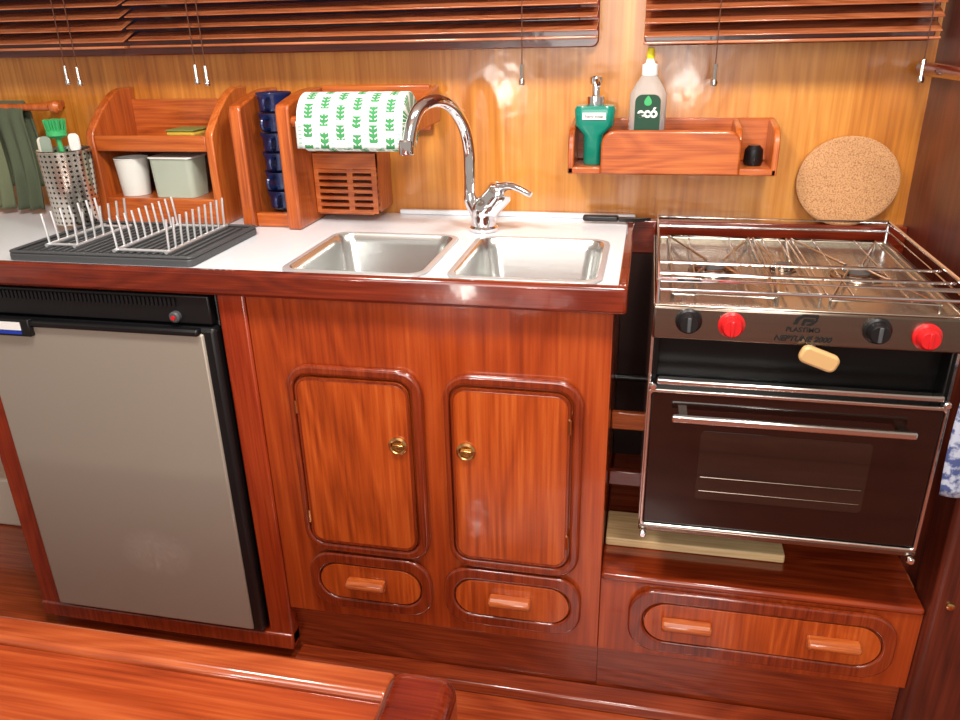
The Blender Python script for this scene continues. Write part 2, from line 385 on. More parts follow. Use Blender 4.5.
part('tap_body',B().tube(crom([fb+Vector((0,0,.008)),fb+Vector((.001,0,.03)),PY(491,203,yf),PY(503,189,yf-.005)],5),[.019]*5+[.021]*5+[.020]*5+[.016],20),M['chrome'],t,bev=.002)
part('lever',B().tube(crom([PY(499,188,yf-.004),PY(512,186,yf-.012),PY(531,195,yf-.022)],4),[.010,.008,.007,.006,.0055,.005,.005,.005,.004],14),M['chrome'],t)
sp=crom([PY(480,218,yf),PY(471,200,yf),PY(470,175,yf),PY(469,150,yf),PY(464,127,yf-.01),PY(452,108,yf-.035),PY(436,101,yf-.065),PY(420,108,yf-.09),PY(412,125,yf-.105),PY(408,148,yf-.11)],8)
part('spout',B().tube(sp,[.0105]*10+[.009]*(len(sp)-10),16),M['chrome'],t)
part('aerator',B().lathe([(.0105,0),(.011,.002),(.011,.018),(.0095,.020)],PY(407,153,yf-.11)-Vector((0,0,.002))),M['chrome'],t)
# ------------------------------------------------------------------ sink cabinet
cx0=mx([(243,310),(293,600)],F);cx1=mx([(617,315),(598,575)],F)
zc0=mz([(305,607)],F)-.004
zs=mz([(606,575),(928,606)],F)
ztopc=CZ-tk-.001
cab=root('sink_cabinet','glossy cherry wood cabinet with two doors and two small drawers under the sinks','cabinet',((cx0+cx1)/2,F,zF))
b=B().box(cx0,cx1,F,F+.02,zc0,ztopc).box(cx1-.018,cx1,F+.06,yW-.005,zF,ztopc).box(cx1-.018,cx1,F+.02,F+.06,zc0,ztopc).box(cx0,cx0+.016,F+.06,yW-.005,zF,ztopc)
part('body',b,M['face'],cab,bev=.001)
part('toe_board',B().box(cx0,cx1,F+.016,F+.029,zF,zc0),M['toe'],cab)
zd=(mz([(355,367)],F)+mz([(515,374)],F))/2,(mz([(375,551)],F)+mz([(520,570)],F))/2
zi=(mz([(355,379)],F)+mz([(515,387)],F))/2,(mz([(372,541)],F)+mz([(515,560)],F))/2
def door(xo0,xo1,xi0,xi1,hx_,hz,hinge,label):
    dd=part('door',B().prism(rr(xi0,xi1,zi[1],zi[0],.020),'y',F-.010,F-.0003),M['door'],cab,bev=.004,label=label)
    part('moulding',B().ring(rr(xo0,xo1,zd[1],zd[0],.035),rr(xi0-.003,xi1+.003,zi[1]-.003,zi[0]+.003,.023),'y',F-.010,F-.0003),M['mould'],dd,bev=.004,seg=3)
    part('panel_line',B().ring(rr(xi0,xi1,zi[1],zi[0],.02),rr(xi0+.003,xi1-.003,zi[1]+.003,zi[0]-.003,.018),'y',F-.0106,F-.009),M['mould'],dd)
    part('ring_pull',B().lathe([(.0135,0),(.0135,-.003),(.011,-.005),(.0095,-.004),(.0085,-.001),(.003,-.001)],(hx_,F-.010,hz),'y',28),M['brass'],dd,label='round brass finger latch')
    part('pull_tab',B().box(hx_-.008,hx_+.008,F-.0145,F-.011,hz-.002,hz+.002),M['brass'],dd,bev=.001)
    for z in (zi[0]-.045,zi[1]+.045):
        part('hinge',B().tube([(hinge,F-.0115,z-.010),(hinge,F-.0115,z+.010)],.0024,8),M['brass'],dd)
d1o=(mx([(291,385),(307,535)],F),mx([(423,380),(431,540)],F));d1i=(mx([(300,385),(313,530)],F),mx([(412,385),(417,540)],F))
d2o=(mx([(443,385),(452,548)],F),mx([(586,390),(578,562)],F));d2i=(mx([(452,392),(458,548)],F),mx([(572,392),(567,560)],F))
h1=PY(398,447,F-.012);h2=PY(466,451,F-.012);hzz=(h1.z+h2.z)/2
door(*d1o,*d1i,h1.x,hzz,d1i[0],'left cabinet door');door(*d2o,*d2i,h2.x,hzz,d2i[1],'right cabinet door')
def drawer(par,xo0,xo1,xi0,xi1,zc,ho,hi,pulls,hp=.0115):
    dd=part('drawer',B().prism(rr(xi0,xi1,zc-hi,zc+hi,hi,8),'y',F-.008,F-.0003),M['door'],par,bev=.003)
    part('moulding',B().ring(rr(xo0,xo1,zc-ho,zc+ho,ho*.75,8),rr(xi0-.002,xi1+.002,zc-hi-.002,zc+hi+.002,hi,8),'y',F-.009,F-.0003),M['mould'],dd,bev=.003,seg=3)
    for p0,p1 in pulls:
        pts=[(F-.007,zc-hp*.7),(F-.007,zc+hp),(F-.020,zc+hp),(F-.026,zc+hp*.6),(F-.026,zc+.002),(F-.018,zc-hp*.7)]
        part('pull',B().prism(pts,'x',p0,p1),M['pull'],dd,bev=.003,label='lighter wooden pull')
zdr=(mz([(372,580)],F)+mz([(512,599)],F))/2
ho=.5*(mz([(372,553)],F)-mz([(372,606)],F));hi=.5*(mz([(372,564)],F)-mz([(372,596)],F))
drawer(cab,PY(313,572,F).x,PY(433,588,F).x,PY(323,573,F).x,PY(422,587,F).x,zdr,ho,hi,[(PY(351,580,F).x,PY(388,584,F).x)])
drawer(cab,PY(446,590,F).x,PY(581,609,F).x,PY(457,592,F).x,PY(569,607,F).x,zdr,ho,hi,[(PY(491,598,F).x,PY(532,602,F).x)])
# ------------------------------------------------------------------ fridge + surround
yD=.885
fx0=mx([(0,400),(60,605)],yD);fx1=mx([(214,330),(264,632)],yD)
fzb=mz([(62,605),(264,632)],yD);fzt=mz([(120,328),(214,330)],yD)
fc=root('fridge_surround','red mahogany surround framing the fridge under the worktop','cabinet',((fx0+fx1)/2,F,zF))
part('right_stile',B().box(fx1+.004,cx0-.0005,F-.004,F+.02,fzb-.03,ztopc),M['stile'],fc,bev=.003)
part('left_stile',B().box(fx0-.045,fx0-.004,F-.004,F+.02,fzb-.03,ztopc),M['stile'],fc,bev=.003)
part('bottom_rail',B().box(fx0-.045,cx0-.0005,F-.008,F+.02,fzb-.036,fzb-.006),M['stile'],fc,bev=.003)
part('plinth',B().box(fx0-.045,cx0-.0005,F+.016,F+.036,zF,fzb-.01),M['toe'],fc)
part('partition',B().box(fx1+.004,cx0-.006,F+.021,yW-.005,zF,ztopc),M['mould'],fc)
fr=root('fridge','built in fridge with silver grey door and black vent strip','fridge',((fx0+fx1)/2,1.1,fzb))
part('body',B().box(fx0,fx1-.002,yD+.022,yW-.02,fzb,ztopc-.003),M['black'],fr,bev=.003)
part('door_frame',B().box(fx0,fx1,yD,yD+.022,fzb,fzt+.004),M['black'],fr,bev=.006,seg=3)
sm=PY(158,552,yD)
M['fgray']=fridgemat((sm.x-(fx0+fx1)/2)*K,(sm.z-fzb)*K)
part('door_panel',B().box(fx0+.005,fx1-.016,yD-.004,yD+.002,fzb+.006,fzt-.004),M['fgray'],fr,bev=.003,label='silver grey door panel')
part('handle_lip',B().box(fx0+.09,fx1-.02,yD-.010,yD+.004,fzt-.006,fzt+.004),M['black'],fr,bev=.003)
zv0=fzt+.008;zv1=lipb-.004
vg=part('vent_grille',B().box(fx0,fx1-.004,yD+.004,yD+.022,zv0,zv1),M['black'],fr,bev=.002)
b=B();n=46
for k in range(n):
    x=fx0+.03+(fx1-.08-fx0)*k/n;b.box(x,x+.0035,yD+.001,yD+.005,zv1-.016,zv1-.004)
part('grille_bars',b,M['black'],vg)
kk=PY(175,317,yD)
kb=part('control_knob',B().lathe([(.008,0),(.008,-.006),(.006,-.008)],(kk.x,yD+.004,kk.z),'y',20),M['tray'],fr)
part('red_dot',B().lathe([(.003,0),(.003,-.002)],(kk.x,yD-.004,kk.z),'y',12),M['red'],kb)
a=PY(2,326,yD-.01);c=PY(30,327,yD-.01)
bd=part('badge',B().box(fx0+.03,c.x,yD-.012,yD+.002,a.z-.014,a.z+.012),M['black'],fr,bev=.002,label='black badge with white and blue strip')
part('badge_stripe',B().box(fx0+.032,c.x-.014,yD-.013,yD-.011,a.z-.004,a.z+.008),M['paper'],bd)
part('badge_lower_stripe',B().box(fx0+.032,c.x-.014,yD-.013,yD-.011,a.z-.010,a.z-.005),M['bluel'],bd)
# ------------------------------------------------------------------ stove base
xP=mx([(928,600)],F)
st=root('step_cabinet','low cherry wood cabinet with one wide drawer under the stove','cabinet',((cx1+xP)/2,F,zF))
xs0=cx1+.0006
part('face_panel',B().box(xs0,xP-.0005,F,F+.02,zc0,zs-.011),M['face'],st,bev=.0005)
part('top_board',B().box(xs0,xP-.0005,F-.004,yW-.02,zs-.011,zs),M['stepw'],st,bev=.004)
part('toe_board',B().box(xs0,xP-.0005,F+.016,F+.029,zF,zc0),M['toe'],st)
zb=(mz([(760,633)],F)+zdr)/2
drawer(st,PY(628,615,F).x,PY(892,655,F).x,PY(644,617,F).x,PY(878,650,F).x,zb,ho*1.05,hi*1.05,[(PY(661,621,F).x,PY(710,628,F).x),(PY(804,638,F).x,PY(857,645,F).x)])
# low ledge running along the foot of the cabinets
part('baseboard_back',B().box(cx0+.004,xP-.0005,F-.020,F+.0155,zF+.0002,zF+.020),M['toe'],kind='structure',bev=.004)
post=root('end_post','dark mahogany end post right of the stove','post',(xP+.04,F,zF))
part('post_body',B().box(xP,xP+.10,F-.015,F+.05,zF,CZ-.1),M['bulk'],post,bev=.008,seg=3)
part('button_catch',B().lathe([(.005,0),(.005,-.003),(.003,-.004)],(xP+.02,F-.015,zs+.02),'y',16),M['brass'],post)
yr=PZ(700,224,CZ).y
part('trim_2',B().box(xs0,xB-.001,yr,yr+.018,CZ-.05,CZ+.003),M['moulx'],kind='structure',bev=.002)
part('trim_6',B().box(xs0,xB-.001,yr+.002,yr+.018,zs+.001,CZ-.05),M['dark'],kind='structure')  # lower back board coloured dark, painting in the shade of the gap
part('trim_3',B().box(xR+.001,xB-.001,yr+.018,yW-.001,CZ-.02,CZ),M['tile'],kind='structure')
yp0=PZ(640,552,zs).y
part('plank',B().box(xs0+.002,PY(788,548,yp0).x,yp0+.008,yp0+.08,zs+.0005,zs+.014),M['pale'],None,label='pale unvarnished plank lying under the oven',cat='plank',bev=.002)
for k,(v0,v1) in enumerate(((413,430),(472,486))):
    zz=mz([(625,v0)],1.02),mz([(625,v1)],1.02)
    part('trim_%d'%(4+k),B().box(xs0,xs0+.05,1.02,1.03,zz[1],zz[0]),M['pull' if k==0 else 'moulx'],kind='structure',bev=.002)
# ------------------------------------------------------------------ stove
yS=.875
ox0=mx([(650,305),(648,392),(641,527)],yS);ox1=mx([(948,412),(915,560)],yS)
zpt=(mz([(655,303)],yS)+mz([(950,318)],yS))/2;zpb=(mz([(655,338)],yS)+mz([(945,352)],yS))/2
zot=(mz([(655,388)],yS)+mz([(935,408)],yS))/2;zob=(mz([(641,527)],yS)+mz([(915,555)],yS))/2
yb=yr-.026
so=root('stove','stainless gimballed stove with four knobs and dark glass oven door','stove',((ox0+ox1)/2,(yS+yb)/2,zob))
part('body',B().box(ox0+.003,ox1-.003,yS+.03,yb,zob,zpb-.001).box(ox0+.003,ox0+.010,yS+.004,yS+.03,zob,zpb).box(ox1-.010,ox1-.003,yS+.004,yS+.03,zob,zpb),M['blackg'],so,bev=.002)
part('side_panel',B().box(ox0,ox0+.003,yS+.006,yb,zob,zpt),M['steel'],so);part('side_panel',B().box(ox1-.003,ox1,yS+.006,yb,zob,zpt),M['steel'],so)
zh=zpt-.006
part('hob_tray',B().box(ox0+.004,ox1-.004,yS+.012,yb,zh-.01,zh),M['hob'],so,bev=.002)
part('hob_rim',B().ring(rr(ox0,ox1,yS,yb,.004),rr(ox0+.008,ox1-.008,yS+.010,yb-.008,.004),'z',zh-.002,zpt),M['hob'],so,bev=.002)
cp=part('control_panel',B().box(ox0,ox1,yS-.004,yS+.012,zpb,zpt-.001),M['dsteel'],so,bev=.003,label='steel control panel with printed name')
for (u,v,m) in ((689,323,'black'),(732,327,'red'),(879,333,'black'),(929,339,'red')):
    q=PY(u,v,yS-.012)
    kn=part('knob',B().lathe([(.0150,0),(.0150,-.003),(.0125,-.005),(.0115,-.013),(.0095,-.016)],(q.x,yS-.004,q.z),'y',28),M[m],so,label=('red' if m=='red' else 'black')+' burner knob')
    part('pointer',B().box(q.x-.0022,q.x+.0022,yS-.0215,yS-.019,q.z-.009,q.z+.009),M['tray' if m=='black' else 'red'],kn,bev=.001)
q=PY(803,330,yS-.004);text('maker_name','PLASTIMO',.0080,(q.x,yS-.0046,q.z),M['ink'],cp,bold=.0001)
q=PY(802,339,yS-.004);text('model_name','NEPTUNE 2000',.0092,(q.x,yS-.0046,q.z),M['ink'],cp,shear=.3,bold=.0002)
q=PY(806,320,yS-.004)
u_=.0011
def em(pts): return [(q.x+px*u_,q.z+pz*u_) for px,pz in pts]
e_=B().prism(em([(-12,-5),(-9,2),(-3,6),(12,6),(10,3),(-2,3),(-6,0),(-8,-5)]),'y',yS-.0052,yS-.0042)
e_.prism(em([(-4,-6),(-2,1),(8,1),(6,-2),(0,-2),(-1,-6)]),'y',yS-.0052,yS-.0042)
e_.prism(em([(12,6),(11,-1),(6,-6),(1,-6),(2,-4),(6,-3),(9,0),(10,3)]),'y',yS-.0052,yS-.0042)
part('emblem',e_,M['ink'],cp)
lt=PY(819,359,yS-.014)
b=B().prism(rr(lt.x-.022,lt.x+.022,lt.z-.0105,lt.z+.0105,.008),'y',yS-.018,yS-.008);b.rotate(math.radians(20),'Y',lt)
la=part('latch',b,M['tan'],so,label='pale tan wooden latch tab',bev=.003)
part('latch_arm',B().box(lt.x-.014,lt.x-.004,yS-.009,yS+.004,lt.z+.002,zpb+.004),M['dsteel'],la,bev=.001)
zg=(mz([(660,380)],yS)+mz([(935,396)],yS))/2
part('grill_rail',B().box(ox0+.010,ox1-.010,yS-.008,yS+.004,zg-.0035,zg+.0035),M['steel'],so,bev=.002)
od=part('oven_door',B().box(ox0+.004,ox1-.004,yS-.002,yS+.018,zob+.010,zot),M['oglass'],so,bev=.003,label='dark glass oven door')
part('door_trim',B().ring(rr(ox0+.001,ox1-.001,zob+.006,zot+.002,.004),rr(ox0+.005,ox1-.005,zob+.010,zot-.003,.004),'y',yS-.004,yS+.016),M['steel'],od,bev=.0015)
w0=mx([(697,470)],yS);w1=mx([(866,480)],yS);wt0=mz([(700,430)],yS);wb=mz([(780,505)],yS)
part('window_pane',B().prism(rr(w0,w1,wb,wt0,.006),'y',yS-.0026,yS),M['owin'],od)
ow=B()
for z in (wb+.032,wb+.012): ow.tube([(w0+.004,yS-.0026,z),(w1-.004,yS-.0026,z)],.0006,6)
part('oven_rack',ow,M['dsteel'],od)
zh1=(mz([(672,422)],yS-.03)+mz([(920,440)],yS-.03))/2;hxa=PY(672,422,yS-.03).x;hxb=PY(920,440,yS-.03).x
oh=part('handle',B().box(hxa,hxb,yS-.024,yS-.017,zh1-.0045,zh1+.0045),M['steel'],od,bev=.002,label='long steel handle')
for xa in (hxa+.008,hxb-.018):
    part('handle_mount',B().box(xa,xa+.010,yS-.018,yS-.001,zh1-.003,zh1+.003),M['dsteel'],oh)
part('bottom_trim',B().box(ox0,ox1,yS-.002,yS+.02,zob-.003,zob+.006),M['dsteel'],so,bev=.002)
for x in (ox0+.006,ox1-.006):
    for z in (zob-.005,zot+.006):
        part('bolt',B().lathe([(.0045,0),(.0045,-.004),(.003,-.006)],(x,yS-.004,z),'y',14),M['chrome'],so)
ym_=(yS+yb)/2+.04
part('gimbal_pin',B().tube([(xs0,ym_,zot-.08),(ox0,ym_,zot-.08)],.006,14),M['blackg'],so)
part('gimbal_pin',B().tube([(ox1,ym_,zot-.08),(xB-.001,ym_,zot-.08)],.006,14),M['blackg'],so)
zr=zpt+.029
part('fiddle_rail',B().tube([(ox0+.004,yS+.004,zr),(ox1-.004,yS+.004,zr),(ox1-.004,yb-.004,zr),(ox0+.004,yb-.004,zr)],.0028,10,True),M['chrome'],so)
part('lower_rail',B().tube([(ox0+.004,yS+.006,zr-.013),(ox1-.004,yS+.006,zr-.013),(ox1-.004,yb-.006,zr-.013),(ox0+.004,yb-.006,zr-.013)],.0018,8,True),M['chrome'],so)
for x in (ox0+.004,ox1-.004):
    for y in (yS+.004,yb-.004):
        part('rail_post',B().tube([(x,y,zh),(x,y,zr)],.0026,10),M['chrome'],so)
for dy in (.05,.10):
    part('pot_clamp',B().tube([(ox0+.004,yS+dy,zr-.006),(ox1-.004,yS+dy,zr-.006)],.0019,8),M['chrome'],so)
wS=ox1-ox0
def burner(x,y,r):
    k=part('burner',B().lathe([(r*1.35,0),(r*1.3,.0015),(r*1.05,.002),(r,.005),(r*.9,.006)],(x,y,zh),'z',28),M['dsteel'],so)
    part('burner_cap',B().lathe([(r*.7,.006),(r*.7,.007),(r*.5,.008)],(x,y,zh),'z',28),M['tray'],k)
def grate(x0,x1,ya,yc):
    b=B();z=zh+.010
    b.tube([(x0,ya,z),(x1,ya,z),(x1,yc,z),(x0,yc,z)],.0016,8,True)
    cx_,cy_=(x0+x1)/2,(ya+yc)/2
    for sx in (-1,1):
        for sy in (-1,1):
            b.tube([(cx_+sx*(x1-x0)/2,cy_+sy*(yc-ya)/2,z),(cx_+sx*.010,cy_+sy*.010,z)],.0016,8)
            b.tube([(cx_+sx*(x1-x0)/2,cy_+sy*(yc-ya)/2,z),(cx_+sx*(x1-x0)/2,cy_+sy*(yc-ya)/2,zh)],.0016,8)
        b.tube([(cx_+sx*(x1-x0)*.25,ya,z),(cx_+sx*(x1-x0)*.25,yc,z)],.0013,8)
    part('pan_grate',b,M['steel'],so)
by=(yS+yb)/2
burner(ox0+wS*.23,by,.024);burner(ox0+wS*.77,by,.026);burner(ox0+wS*.5,by+.02,.015)
grate(ox0+.022,ox0+wS*.41,yS+.03,yb-.02);grate(ox0+wS*.59,ox1-.022,yS+.03,yb-.02);grate(ox0+wS*.43,ox0+wS*.57,yS+.05,yb-.02)
# ------------------------------------------------------------------ ledge objects
a=PZ(583,219,CZ+.006)
kn=root('knife','long slim black handled knife lying at the back of the worktop','knife',(a.x+.04,a.y,CZ))
xe_=xR+.012;xm=a.x+(xe_-a.x)*.6
part('handle',B().box(a.x,xm,a.y-.008,a.y+.006,CZ+.004,CZ+.013),M['black'],kn,bev=.003)
part('blade',B().prism([(xm,a.y-.009),(xe_-.006,a.y-.008),(xe_+.012,a.y+.002),(xm,a.y+.006)],'z',CZ+.005,CZ+.010),M['black'],kn)
cc=PY(848,179,yW-.02);rad=.495*(PY(900,179,yW-.02).x-PY(795,179,yW-.02).x)
tl=math.radians(6)
b=B().lathe([(rad-.003,-.007),(rad,-.005),(rad,.005),(rad-.003,.007)],(cc.x,yW-.03,CZ+rad),'y',56)
for v in b.bm.verts: v.co.z=CZ+(v.co.z-CZ)*.91
b.rotate(-tl,'X',(cc.x,yW-.03,CZ+.004))
zm=min(v.co.z for v in b.bm.verts);ym=max(v.co.y for v in b.bm.verts)
for v in b.bm.verts: v.co.z+=CZ+.001-zm;v.co.y+=yW-.002-ym
part('cork_board',b,M['cork'],None,label='round cork board leaning on the wall behind the stove',cat='trivet')
# ------------------------------------------------------------------ soap shelf
ys=yW-.085
sx0=PY(568,150,ys).x;sx1=PY(779,150,ys).x;sz0=(PY(590,173,ys).z+PY(760,177,ys).z)/2
xf0=PY(601,150,ys).x;xf1=PY(741,150,ys).x;zft=(PY(640,129,ys).z+PY(700,132,ys).z)/2
zbk=PY(700,118,yW-.01).z
ss=root('wall_shelf','small wooden wall shelf holding soap bottles','shelf',((sx0+sx1)/2,yW,sz0))
part('bottom_board',B().box(sx0,sx1,ys+.008,yW-.001,sz0,sz0+.010),M['rackx'],ss,bev=.002)
part('back_board',B().box(sx0,sx1,yW-.010,yW-.001,sz0+.01,zbk),M['rackx'],ss,bev=.002)
ft=[(xf0,sz0),(xf1,sz0)]+[(xf1-.02*(1-math.cos(a)),zft-.02+.02*math.sin(a)) for a in (0,.4,.8,1.2,1.57)]+[(xf0+.02-.02*math.sin(a),zft-.02+.02*math.cos(a)) for a in (0,.4,.8,1.2,1.57)]
part('front_board',B().prism(ft,'y',ys-.004,ys+.008),M['rackx'],ss,bev=.003)
part('low_rail',B().box(sx0,xf0,ys-.002,ys+.008,sz0,sz0+.010),M['rackx'],ss,bev=.002)
part('low_rail',B().box(xf1,sx1,ys-.002,ys+.008,sz0,sz0+.010),M['rackx'],ss,bev=.002)
def endp(zt,fy=ys-.002): 
    pts=[(fy,sz0),(yW-.001,sz0),(yW-.001,zbk)]
    for k in range(6):
        a_=k/5*math.pi/2;pts.append((fy+.03-.03*math.sin(a_),zt-.03+.03*math.cos(a_)))
    return pts
for x in (sx0,xf1-.008,sx1-.008): part('end_panel',B().prism(endp(zft+.004),'x',x,x+.009),M['rack'],ss,bev=.002)
zsb=sz0+.0105
ysb=yW-.05
p=PY(594,150,ysb);hw=.5*(PY(614,140,ysb).x-PY(573,140,ysb).x);zt_=PY(593,104,ysb).z
sd=root('soap_dispenser','teal soap dispenser with chrome pump on the wall shelf','soap bottle',(p.x,ysb,zsb))
def osec(cx_,cy_,z,a,b_,r): return [(q[0],q[1],z) for q in rr(cx_-a,cx_+a,cy_-b_,cy_+b_,r,6)]
H=zt_-zsb
hb=min(hw*.74,(xf0-sx0)/2-.010)
part('bottle_body',B().loft([osec(p.x-.001,ysb,zsb,hb*.94,.018,.010),osec(p.x-.001,ysb,zsb+.004,hb,.020,.011),osec(p.x-.001,ysb,zsb+H*.50,hb*1.02,.021,.011),osec(p.x,ysb,zsb+H*.66,hw*.92,.023,.012),osec(p.x,ysb,zsb+H*.92,hw*.97,.023,.012),osec(p.x,ysb,zsb+H*.98,hw*.9,.021,.012),osec(p.x,ysb,zsb+H,hw*.5,.013,.012)],True,True),M['teal'],sd)
pm=part('pump',B().lathe([(.014,0),(.014,.011),(.006,.013),(.006,.028),(.0095,.029),(.0095,.038),(.005,.040)],(p.x,ysb,zt_),'z',20).tube([(p.x,ysb,zt_+.034),(p.x+.004,ysb-.024,zt_+.033),(p.x+.005,ysb-.029,zt_+.028)],.0036,10),M['chrome'],sd,label='chrome pump top')
lb=part('label',B().box(p.x-.017,p.x+.017,ysb-.0250,ysb-.0232,zsb+H*.77,zsb+H*.88),M['paper'],sd,label='small white label')
text('lettering','hand soap',.0065,(p.x,ysb-.0252,zsb+H*.825),M['ink'],lb)
ye=yW-.05
p=PY(647,120,ye);zt_=PY(648,75,ye).z;zk=PY(648,48,ye).z;hw=.5*(PY(666,100,ye).x-PY(628,100,ye).x);H=zt_-zsb
db=root('dish_soap_bottle','clear dish soap bottle with yellow tipped cap and dark green eco label','soap bottle',(p.x,ye,zsb))
part('bottle_body',B().loft([osec(p.x,ye,zsb,hw*.85,.020,.016),osec(p.x,ye,zsb+.006,hw*.95,.022,.018),osec(p.x,ye,zsb+H*.55,hw*.98,.022,.018),osec(p.x,ye,zsb+H*.80,hw*.97,.022,.018),osec(p.x,ye,zsb+H*.92,hw*.66,.017,.015),osec(p.x,ye,zsb+H,.011,.011,.0105)],True,True),M['clear'],db)
lb=part('label',B().prism(rr(p.x-hw*.66,p.x+hw*.66,zsb+H*.30,zsb+H*.80,.010),'y',ye-.0245,ye-.0223),M['dgreen'],db,label='dark green label')
zl=zsb+H*.735
part('leaf_mark',B().prism([(p.x+.007*math.sin(t_)*abs(math.sin(t_/2)),zl+.007*math.cos(t_)) for t_ in [k*math.pi/9 for k in range(18)]],'y',ye-.0252,ye-.0243),M['green'],lb)
text('lettering','ecó',.0195,(p.x,ye-.0250,zsb+H*.60),M['paper'],lb,label='white eco lettering',bold=.0007)
cp_=part('cap',B().lathe([(.0115,0),(.0115,.014),(.007,.016),(.0055,.022)],(p.x,ye,zt_),'z',20),M['paper'],db)
part('cap_tip',B().lathe([(.0054,0),(.006,.006),(.0045,max(.008,zk-zt_-.021))],(p.x,ye,zt_+.021),'z',16),M['yellow'],cp_,label='yellow tip')
q=PY(750,160,yW-.05)
part('scrubber',B().lathe([(.012,0),(.014,.005),(.013,.022),(.008,.028)],(q.x+.004,yW-.05,sz0+.0105),'z',20),M['black'],None,label='small black scrubber in the right end of the wall shelf',cat='scrubber')
# ------------------------------------------------------------------ racks on the left
yR=yW-.13
def sidepanel(zb,ztb,ztf,yf_,yback=yW-.001):
    pts=[(yf_,zb),(yback,zb),(yback,ztb)]
    pts+=[(yback-.03,ztb)]
    n=8
    for k in range(1,n+1):
        t_=k/n;pts.append((yback-.03+(yf_+.004-(yback-.03))*t_,ztb+(ztf-ztb)*(t_**1.6)))
    pts.append((yf_,ztf-.008));return pts
zr0=CZ+.0005
ax0=PY(88,150,yR).x;ax1=PY(206,150,yR).x
za=PY(225,86,yW).z;zaf=PY(150,136,yR).z;zsh=PY(150,152,yR).z
ra_=root('wall_rack','open wooden wall rack with a tray top and cubby at left','rack',((ax0+ax1)/2,yW,zr0))
for x in (ax0,ax1): part('side_panel',B().prism(sidepanel(zr0,za,zaf+.006,yR),'x',x,x+.014),M['rack'],ra_,bev=.002)
part('tray_front',B().box(ax0+.014,ax1,yR+.002,yR+.012,zsh,zaf),M['rackx'],ra_,bev=.002)
part('shelf_board',B().box(ax0+.014,ax1,yR+.012,yW-.012,zsh,zsh+.008),M['rackx'],ra_)
part('back_board',B().box(ax0+.014,ax1,yW-.012,yW-.001,zsh,za-.02),M['rackx'],ra_)
part('cubby_back',B().box(ax0+.014,ax1,yW-.012,yW-.001,zr0,zsh-.0005),M['bulk'],ra_,label='back of the cubby, shade put into its colour')  # darker than the other boards: shade inside the cubby painted on
part('bottom_board',B().box(ax0+.014,ax1,yR+.002,yW-.012,zr0,PY(170,199,yR).z),M['rackx'],ra_,bev=.002)
zbt=PY(170,199,yR).z+.0005
def cup(x,y,z,r,h,m,label,name='cup',cat='cup'):
    t=root(name,label,cat,(x,y,z))
    part('cup_body',B().lathe([(r*.8,0),(r*.97,h),(r,h),(r*.97,h+.001),(r*.9,h-.002),(r*.74,.004)],(x,y,z),'z',24),m,t);return t
q=PY(136,185,yR+.035);cup(q.x,yR+.035,zbt,.028,.060,M['cloudy'],'white plastic tub inside the wooden wall rack')
q=PY(182,185,yR+.035)
tb=root('storage_box','translucent plastic storage box inside the wooden wall rack','container',(q.x,yR+.035,zbt))
part('box_body',B().loft([osec(q.x,yR+.035,zbt,.036,.026,.01),osec(q.x,yR+.035,zbt+.062,.038,.028,.01)],True,True),plain('milky_plastic',(224,232,214),.12,trans=.5,ior=1.2),tb)
part('lid',B().prism(rr(q.x-.040,q.x+.040,yR+.005,yR+.065,.01),'z',zbt+.062,zbt+.065),M['cloudy'],tb,bev=.001)
q=PY(190,132,yR+.05);zs2=zsh+.0085
sg=root('sponge','yellow sponge with dull olive pad lying in the rack tray','sponge',(q.x-.01,yR+.055,zs2))
part('foam',B().box(q.x-.032,q.x+.018,yR+.03,yR+.08,zs2,zaf+.003),M['sponge'],sg,bev=.004)
part('scour_pad',B().box(q.x-.032,q.x+.018,yR+.03,yR+.08,zaf+.003,zaf+.006),M['spongeg'],sg,bev=.001,label='olive scouring layer')
# mug rack
bx0=PY(236,150,yR).x;bx1=PY(283,150,yR).x
rb=root('mug_rack','tall narrow wooden rack holding stacked blue mugs','rack',((bx0+bx1)/2,yW,zr0))
zt2=PY(296,88,yW-.03).z
zf_=PY(245,106,yR).z
part('side_panel',B().prism(sidepanel(zr0,zt2,zf_,yR-.010),'x',bx0,bx0+.020),M['rack'],rb,bev=.003)
part('front_lip',B().box(bx0+.020,bx1,yR+.0,yR+.014,zr0,zr0+.022),M['rackx'],rb,bev=.002)
part('back_board',B().box(bx0+.020,bx1,yW-.012,yW-.001,zr0,zt2-.01),M['rackx'],rb)
zz=zr0+.0225
names=['lowest','second from bottom','third from bottom','fourth from bottom','fifth from bottom','topmost']
mh=(PY(270,92,yR+.04).z-zz)/6
for k in range(6):
    z=zz+k*mh;rM=(bx1-bx0-.020)/2-.002;xm=(bx0+.020+bx1)/2;rM2=rM*.88
    t=root('mug','glossy blue mug, %s of the stack in the narrow rack'%names[k],'mug',(xm,yR+.05,z),'blue mugs stacked in the narrow rack')
    part('mug_body',B().lathe([(rM2*.85,0),(rM2,.003),(rM2,mh*.6),(rM,mh-.004),(rM,mh-.0008),(rM*.88,mh-.003)],(xm,yR+.05,z),'z',24),M['blue'],t)
    yh=yR+.05;dxh=(.004,-.005,.002,.006,-.003,.003)[k]
    part('handle',B().tube(crom([(xm+dxh*.5,yh-rM2*.95,z+mh*.75),(xm+dxh,yh-rM-.014,z+mh*.72),(xm+dxh,yh-rM-.014,z+mh*.3),(xm+dxh*.5,yh-rM2*.95,z+mh*.2)],4),.0032,8),M['blue'],t)
yBx=yW-.065
tx0=bx1+.0005;cx_r=PY(379,180,yBx).x
rc=root('paper_towel_holder','wooden holder with slotted box below the paper towel roll','holder',((tx0+cx_r)/2,yW,zr0))
zt3=PY(300,104,yR).z
